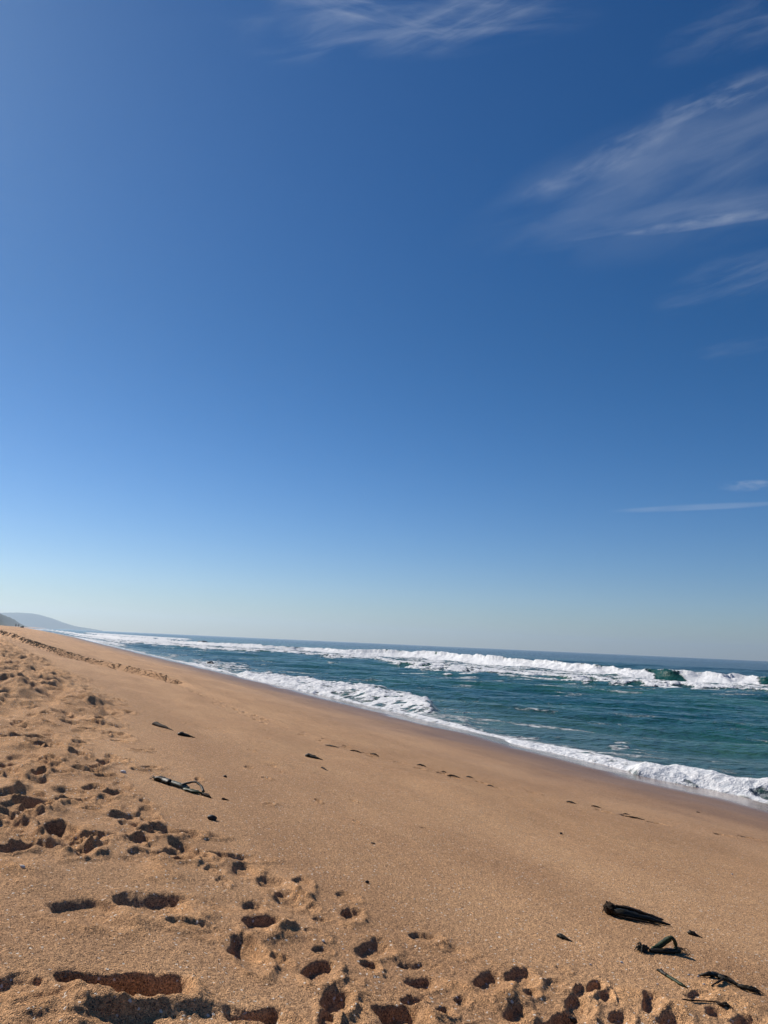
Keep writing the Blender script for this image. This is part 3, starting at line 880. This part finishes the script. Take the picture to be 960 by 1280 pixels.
    T.part('tip', kelp, lambda bm: fringe(bm, at(902, 1257, .005), at(914, 1259) - at(902, 1257), 7, .05, .003, 69, .6))

    # -- pebbles and shells
    def peb(px, py, w, mat, label, cat, name, seed, flat=.6, group=None):
        b = at(px, py)
        single(name, b, mat, lambda bm: lump_into(bm, b + UP * w * flat * .55, [(w * math.cos(HEAD), -w * math.sin(HEAD), -.12 * w), (w * .6 * math.sin(HEAD), w * .6 * math.cos(HEAD), 0), (0, 0, w * flat)], seed, .12, 3, 1.2), label, cat, group)
    peb(265, 1024.5, .034, dark, 'smooth black oval pebble right below the looped kelp', 'pebble', 'pebble', 1, .62)
    G = 'small dark pebbles on the sand'
    peb(281.5, 971.5, .018, dark, 'small dark pebble right above the looped kelp', 'pebble', 'pebble', 2, .7, G)
    peb(701.5, 1042.5, .014, dark, 'small black pebble alone below the footprint line at right', 'pebble', 'pebble', 3, .8, G)
    peb(459, 1103.5, .012, dark, 'small dark pebble at the right edge of the near footprints', 'pebble', 'pebble', 4, .7, G)
    peb(466, 1054.5, .016, dark, 'flat dark lump standing in for a shaded dent in the smooth sand of the middle foreground', 'pebble', 'pebble', 5, .35, G)  # dark lump stands in for the shade of a dent
    peb(717, 1277, .014, dark, 'dark pebble at the bottom edge right of centre', 'pebble', 'pebble', 6, .7, G)
    G = 'white shell bits on the sand'
    for i, (x, y, w, lab) in enumerate([
            (777, 1203.5, .0085, 'white shell bit below the green looped kelp, brightest of all'),
            (738, 1206, .006, 'white shell bit left of the brightest one'),
            (154, 966, .026, 'pale rounded shell above and left of the looped kelp'),
            (120, 885, .04, 'pale shell far up on the trampled sand at left'),
            (861, 1219, .006, 'white shell bit at the tip of the dark branching strand'),
            (873, 1221, .006, 'white shell bit on the far end of the branching strand'),
            (880, 1231, .007, 'white shell bit in the fork of the branching strand'),
            (429, 1186.5, .006, 'white shell bit among the middle footprints'),
            (404, 1177, .007, 'greyish shell bit inside a small footprint'),
            (28, 1084, .012, 'white shell bit in the heap at the left edge'),
            (640, 1231, .006, 'white shell bit between two near footprints'),
            (822, 1230.5, .005, 'white shell bit just left of the thin green strand'),
            (915, 1093, .010, 'white shell bit alone on the smooth sand at right')]):
        peb(x, y, w, shell, lab, 'shell', 'shell', 20 + i, .55, G)

    # -- rocks awash in the surf
    def sea_rock(px, py, w, d_, h, label, seed):
        r = sea_range(px, py); a = bearing(px, py); b = np.array([r * math.sin(a), r * math.cos(a), 0.0])
        single('rock', b + np.array([0, 0, -.3]), rock, lambda bm: lump_into(bm, b + UP * h * .15, [(w, -.3 * w, -.1 * h), (.3 * d_, d_, 0), (0, 0, h)], seed, .5, 4, 1.4), label, 'rock', 'rocks awash in the surf')
    sea_rock(263, 831, .42, .6, .26, 'dark rock in the wash close to the far shoreline', 3)
    sea_rock(254, 806, 1.7, 2.0, 1.0, 'dark rock showing through the line of breakers', 6)


def person(px, py, dist, h, label, top, bottom, pose=0):
    """Small standing figure: one continuous skinned body plus clothes and hair."""
    d = ray(px, py); b = math.atan2(d[0], d[1])
    x, y = dist * math.sin(b), dist * math.cos(b); z = ground_z(x, y)
    k = h / 1.75
    J = {'pel': (0, 0, .95), 'che': (0, .0, 1.25), 'nek': (0, 0, 1.48), 'hed': (0, .02, 1.60), 'top': (0, .02, 1.72),
         'hl': (-.1, 0, .9), 'kl': (-.12, .03, .5), 'al': (-.13, -.02, .09), 'tl': (-.14, .14, .03),
         'hr': (.1, 0, .9), 'kr': (.13, .06, .5), 'ar': (.15, .05, .09), 'tr': (.16, .2, .03),
         'sl': (-.19, 0, 1.42), 'el': (-.25, -.02, 1.14), 'wl': (-.25, .08, .9), 'fl': (-.25, .12, .78),
         'sr': (.19, 0, 1.42), 'er': (.26, -.02, 1.14), 'wr': (.27, .08, .9), 'fr': (.27, .12, .78)}
    E = [('pel', 'che'), ('che', 'nek'), ('nek', 'hed'), ('hed', 'top'), ('pel', 'hl'), ('hl', 'kl'), ('kl', 'al'), ('al', 'tl'), ('pel', 'hr'), ('hr', 'kr'), ('kr', 'ar'), ('ar', 'tr'),
         ('che', 'sl'), ('sl', 'el'), ('el', 'wl'), ('wl', 'fl'), ('che', 'sr'), ('sr', 'er'), ('er', 'wr'), ('wr', 'fr')]
    rad = dict(pel=.14, che=.15, nek=.06, hed=.1, top=.07, hl=.09, kl=.06, al=.04, tl=.035, hr=.09, kr=.06, ar=.04, tr=.035, sl=.06, el=.045, wl=.032, fl=.03, sr=.06, er=.045, wr=.032, fr=.03)
    names = list(J)

    def skin(name, keys, grow, mat, parent):
        me = bpy.data.meshes.new(name)
        me.from_pydata([tuple(k * c for c in J[q]) for q in keys], [(keys.index(a), keys.index(c)) for a, c in E if a in keys and c in keys], [])
        o = bpy.data.objects.new(name, me); COL.objects.link(o)
        md = o.modifiers.new('skin', 'SKIN')
        for i, q in enumerate(keys): me.skin_vertices[0].data[i].radius = (rad[q] * k * grow,) * 2
        me.skin_vertices[0].data[0].use_root = True
        o.modifiers.new('sub', 'SUBSURF').render_levels = 2
        me.materials.append(mat)
        if parent: o.parent = parent
        return o
    sk = plain('skin', (.2, .11, .07), (.25, .14, .09), .6, 20, .0)
    body = skin('person', names, 1.0, sk, None)
    body.location = (x, y, z); body.rotation_euler.z = pose
    tag(body, label, 'person', 'far walkers on the beach')
    skin('shirt', ['che', 'pel', 'sl', 'sr', 'el', 'er'], 1.14, top, body)
    skin('trousers', ['pel', 'hl', 'kl', 'al', 'hr', 'kr', 'ar'], 1.16, bottom, body)
    hb = bmesh.new(); lump_into(hb, (0, -.005 * k, 1.66 * k), [(.11 * k, 0, 0), (0, .125 * k, 0), (0, 0, .1 * k)], 3, .1, 2)
    link('hair', mesh_from(hb, 'hair'), bpy.data.materials['dark_stone'], body)


def wrack():
    """Line of dry dark weed washed up along the ridge, far too many flakes to count."""
    m = bpy.data.materials['frayed_kelp']
    rng = np.random.default_rng(9); N = 3600
    y = 26 + 80 * rng.random(N) ** 1.2
    x = np.interp(y, RD_Y, RD_X) + .10 * pn(y / 9.0, y * 0, 81) + .02 * pn(y * 1.1, y * 0 + 4, 82) - .04 + rng.normal(0, 1, N) * (.035 + .0012 * y)
    k = pn(y / 1.7, y * 0 + 9, 88) > -.45 + .5 * sst(34, 26, y)
    x, y = x[k], y[k]; N = len(x)
    z, _ = sand_z(x, y)
    bm = bmesh.new(); bmesh.ops.create_icosphere(bm, subdivisions=1, radius=1)
    V0 = np.array([v.co for v in bm.verts]); F0 = np.array([[v.index for v in f.verts] for f in bm.faces]); bm.free()
    w = rng.uniform(.010, .04, N) * np.clip(y / 34, .7, 1.5); a = rng.normal(1.6, .5, N)
    P = V0[None] * (1 + .3 * rng.normal(0, 1, (N, len(V0), 1)))
    lx, ly = P[..., 0] * (w * .45)[:, None], P[..., 1] * w[:, None]
    G = np.stack([x[:, None] + lx * np.cos(a)[:, None] - ly * np.sin(a)[:, None], y[:, None] + lx * np.sin(a)[:, None] + ly * np.cos(a)[:, None], z[:, None] + P[..., 2] * (w * .4)[:, None] + .006], -1)
    FF = F0[None] + (np.arange(N) * len(V0))[:, None, None]
    me = bpy.data.meshes.new('wrack_line'); me.from_pydata(G.reshape(-1, 3).tolist(), [], FF.reshape(-1, 3).tolist()); smooth(me)
    tag(link('wrack_line', me, m), 'line of dark dried weed washed up along the sand ridge', 'seaweed', kind='stuff')


# ------------------------------------------------------------------ sky, light, air
def build_world():
    w = bpy.data.worlds.new('World'); sc.world = w; w.use_nodes = True
    t = NT(w.node_tree); bg = w.node_tree.nodes['Background']
    sky = t.new('ShaderNodeTexSky', sky_type='NISHITA')
    sky.sun_disc = False; sky.sun_elevation = SUN_E; sky.sun_rotation = SUN_B
    sky.altitude = 0; sky.air_density = 1.0; sky.dust_density = .25; sky.ozone_density = 3.0
    d = t.new('ShaderNodeTexCoord').outputs['Generated']
    col = sky.outputs[0]
    hs = t.new('ShaderNodeHueSaturation'); t.put(hs.inputs['Saturation'], 1.36); t.put(hs.inputs['Value'], 1.0); t.put(hs.inputs['Color'], col)
    col = t.mix(1.0, hs.outputs[0], c4(.62, .92, 1.12), blend='MULTIPLY')
    el = t.new('ShaderNodeSeparateXYZ'); t.put(el.inputs[0], d)
    col = t.mix(t.ramp(el.outputs[2], .42, .02), col, t.mix(1.0, col, c4(1.55, 1.22, 1.30), blend='MULTIPLY'))
    dens = None

    def cloud(px, py, su, sv, ang, op, seed, freq=(1.6, 9), lo=.45, hi=.8, power=1.0, warp=.5):
        """Wisp of cirrus fixed at a direction of the sky; su, sv half sizes."""
        nonlocal dens
        C = ray(px, py); a = R(ang)
        U = CR * math.cos(a) + CU * math.sin(a); U = U - C * np.dot(U, C); U /= np.linalg.norm(U)
        V = np.cross(C, U); V = V if np.dot(V, CU) > 0 else -V
        dc = t.vmath('DOT_PRODUCT', d, tuple(C))
        den = t.math('MAXIMUM', dc, .05)
        x = t.math('DIVIDE', t.math('DIVIDE', t.vmath('DOT_PRODUCT', d, tuple(U)), den), su / F)
        y = t.math('DIVIDE', t.math('DIVIDE', t.vmath('DOT_PRODUCT', d, tuple(V)), den), sv / F)
        r2 = t.math('ADD', t.math('MULTIPLY', x, x), t.math('MULTIPLY', y, y))
        cb = t.new('ShaderNodeCombineXYZ'); t.put(cb.inputs[0], x); t.put(cb.inputs[1], y); t.put(cb.inputs[2], seed * 1.37)
        wn = t.noise(t.scalev(cb.outputs[0], (.9, .9, 1)), 1.0, 3, .55)
        asp = sv / su
        y2 = t.math('ADD', y, t.math('MULTIPLY', t.math('SUBTRACT', wn, .5), warp * 2))
        cb2 = t.new('ShaderNodeCombineXYZ'); t.put(cb2.inputs[0], t.math('MULTIPLY', x, freq[0])); t.put(cb2.inputs[1], t.math('MULTIPLY', y2, freq[1] * asp * 1.1)); t.put(cb2.inputs[2], seed * 2.1)
        n_ = t.noise(cb2.outputs[0], 1.0, 6, .54, .25)
        mask = t.ramp(t.math('ADD', r2, t.math('MULTIPLY', t.math('SUBTRACT', wn, .5), 1.3)), 1.0, .05)
        f = t.math('MULTIPLY', t.math('MULTIPLY', t.ramp(n_, lo, hi), mask), op * .46)
        f = t.math('MULTIPLY', f, t.math('GREATER_THAN', dc, .1))
        dens = f if dens is None else t.math('ADD', dens, f)
    cloud(510, 18, 230, 46, 6, .40, 1, (2.0, 10), .36, .8, warp=.6)
    cloud(600, 14, 130, 26, 22, .35, 2, (1.4, 10), .36, .75)
    cloud(440, 10, 130, 16, -14, .4, 3, (1.6, 10), .36, .75)
    cloud(820, 205, 240, 62, 22, .34, 4, (1.4, 6), .22, .85, warp=.7)
    cloud(880, 230, 180, 90, 20, .16, 5, (1.2, 5), .15, .8, warp=.6)
    cloud(760, 198, 120, 20, 27, .34, 6, (2.4, 6), .36, .75)
    cloud(900, 122, 80, 20, 22, .36, 7, (2.2, 6), .36, .75)
    cloud(850, 270, 200, 20, 11, .26, 8, (1.4, 8), .3, .75)
    cloud(895, 276, 100, 8, 8, .6, 9, (1.8, 6), .3, .7, warp=.3)
    cloud(925, 345, 100, 30, 18, .26, 10, (1.4, 7), .3, .8)
    cloud(930, 434, 70, 12, 10, .12, 11, (1.4, 7), .3, .8)
    cloud(935, 30, 90, 30, 20, .22, 12, (1.4, 7), .3, .8)
    cloud(934, 607, 34, 7, 4, .7, 13, (1.6, 5), .3, .75)
    cloud(870, 634, 110, 4.5, 3, .42, 14, (1.2, 4), .2, .7, warp=.2)
    dens = t.math('MINIMUM', dens, .8)
    col = t.mix(dens, col, c4(9, 10, 11.5))
    t.put(bg.inputs['Color'], col); t.put(bg.inputs['Strength'], .054)


def build_light():
    L = bpy.data.lights.new('sun', 'SUN'); L.energy = 5.0; L.angle = R(.53); L.color = (1, .93, .84)
    o = bpy.data.objects.new('sun', L); COL.objects.link(o)
    o.rotation_euler = Vector(SUN).to_track_quat('Z', 'Y').to_euler()


def build_haze():
    bm = bmesh.new(); bmesh.ops.create_cube(bm, size=1)
    for v in bm.verts: v.co = Vector((v.co.x * 13600, v.co.y * 13600, -6 if v.co.z < 0 else 150))
    me = bpy.data.meshes.new('haze'); bm.to_mesh(me); bm.free()
    m = bpy.data.materials.new('sea_haze'); m.use_nodes = True
    t = NT(m.node_tree); t.n.remove(t.n['Principled BSDF'])
    v = t.new('ShaderNodeVolumePrincipled'); v.inputs['Color'].default_value = c4(.66, .83, 1.0)
    v.inputs['Density'].default_value = HAZE; v.inputs['Anisotropy'].default_value = .45
    t.l.new(v.outputs[0], t.n['Material Output'].inputs['Volume'])
    tag(link('haze', me, m), 'thin sea haze over the far shore', 'haze', kind='stuff')


HAZE = 1.5e-4


def build_camera():
    c = bpy.data.cameras.new('camera'); o = bpy.data.objects.new('camera', c); COL.objects.link(o)
    c.sensor_fit = 'VERTICAL'; c.sensor_height = 36; c.lens = 36 * F / 1280
    c.clip_start = .02; c.clip_end = 30000
    M = Matrix(((CR[0], CU[0], -f0[0], CAM[0]), (CR[1], CU[1], -f0[1], CAM[1]), (CR[2], CU[2], -f0[2], CAM[2]), (0, 0, 0, 1)))
    o.matrix_world = M
    sc.camera = o


build_camera()
build_sand()
build_sea()
build_hills()
small_things()
wrack()
cloth1 = plain('dark_cloth', (.02, .02, .03), (.03, .03, .04), .9, 20, .0)
cloth2 = plain('grey_cloth', (.12, .11, .11), (.16, .15, .14), .9, 20, .0)
person(19.0, 787.5, 420, 1.75, 'tiny far figure in grey standing on the beach, leftmost', cloth2, cloth1, .3)
person(22.6, 787.5, 400, 1.7, 'tiny far figure in dark clothes between the grey figure and the dark boulder', cloth1, cloth1, 1.2)
_d = ray(27.3, 787); _b = math.atan2(_d[0], _d[1]); _p = np.array([380 * math.sin(_b), 380 * math.cos(_b), 0]); _p[2] = ground_z(_p[0], _p[1])
single('boulder', _p, bpy.data.materials['dark_stone'], lambda bm: lump_into(bm, _p + np.array([0, 0, .4]), [(.6, -.2, 0), (.2, .55, 0), (0, 0, .5)], 7, .4, 3, 1.5), 'low dark boulder on the far beach right of the two figures', 'boulder')
build_world()
build_light()
build_haze()
sc.view_settings.view_transform = 'Standard'
sc.view_settings.look = 'None'
sc.view_settings.exposure = 0.2
sc.view_settings.gamma = 1
sc.cycles.volume_bounces = 0
sc.cycles.max_bounces = 5
sc.cycles.use_denoising = True
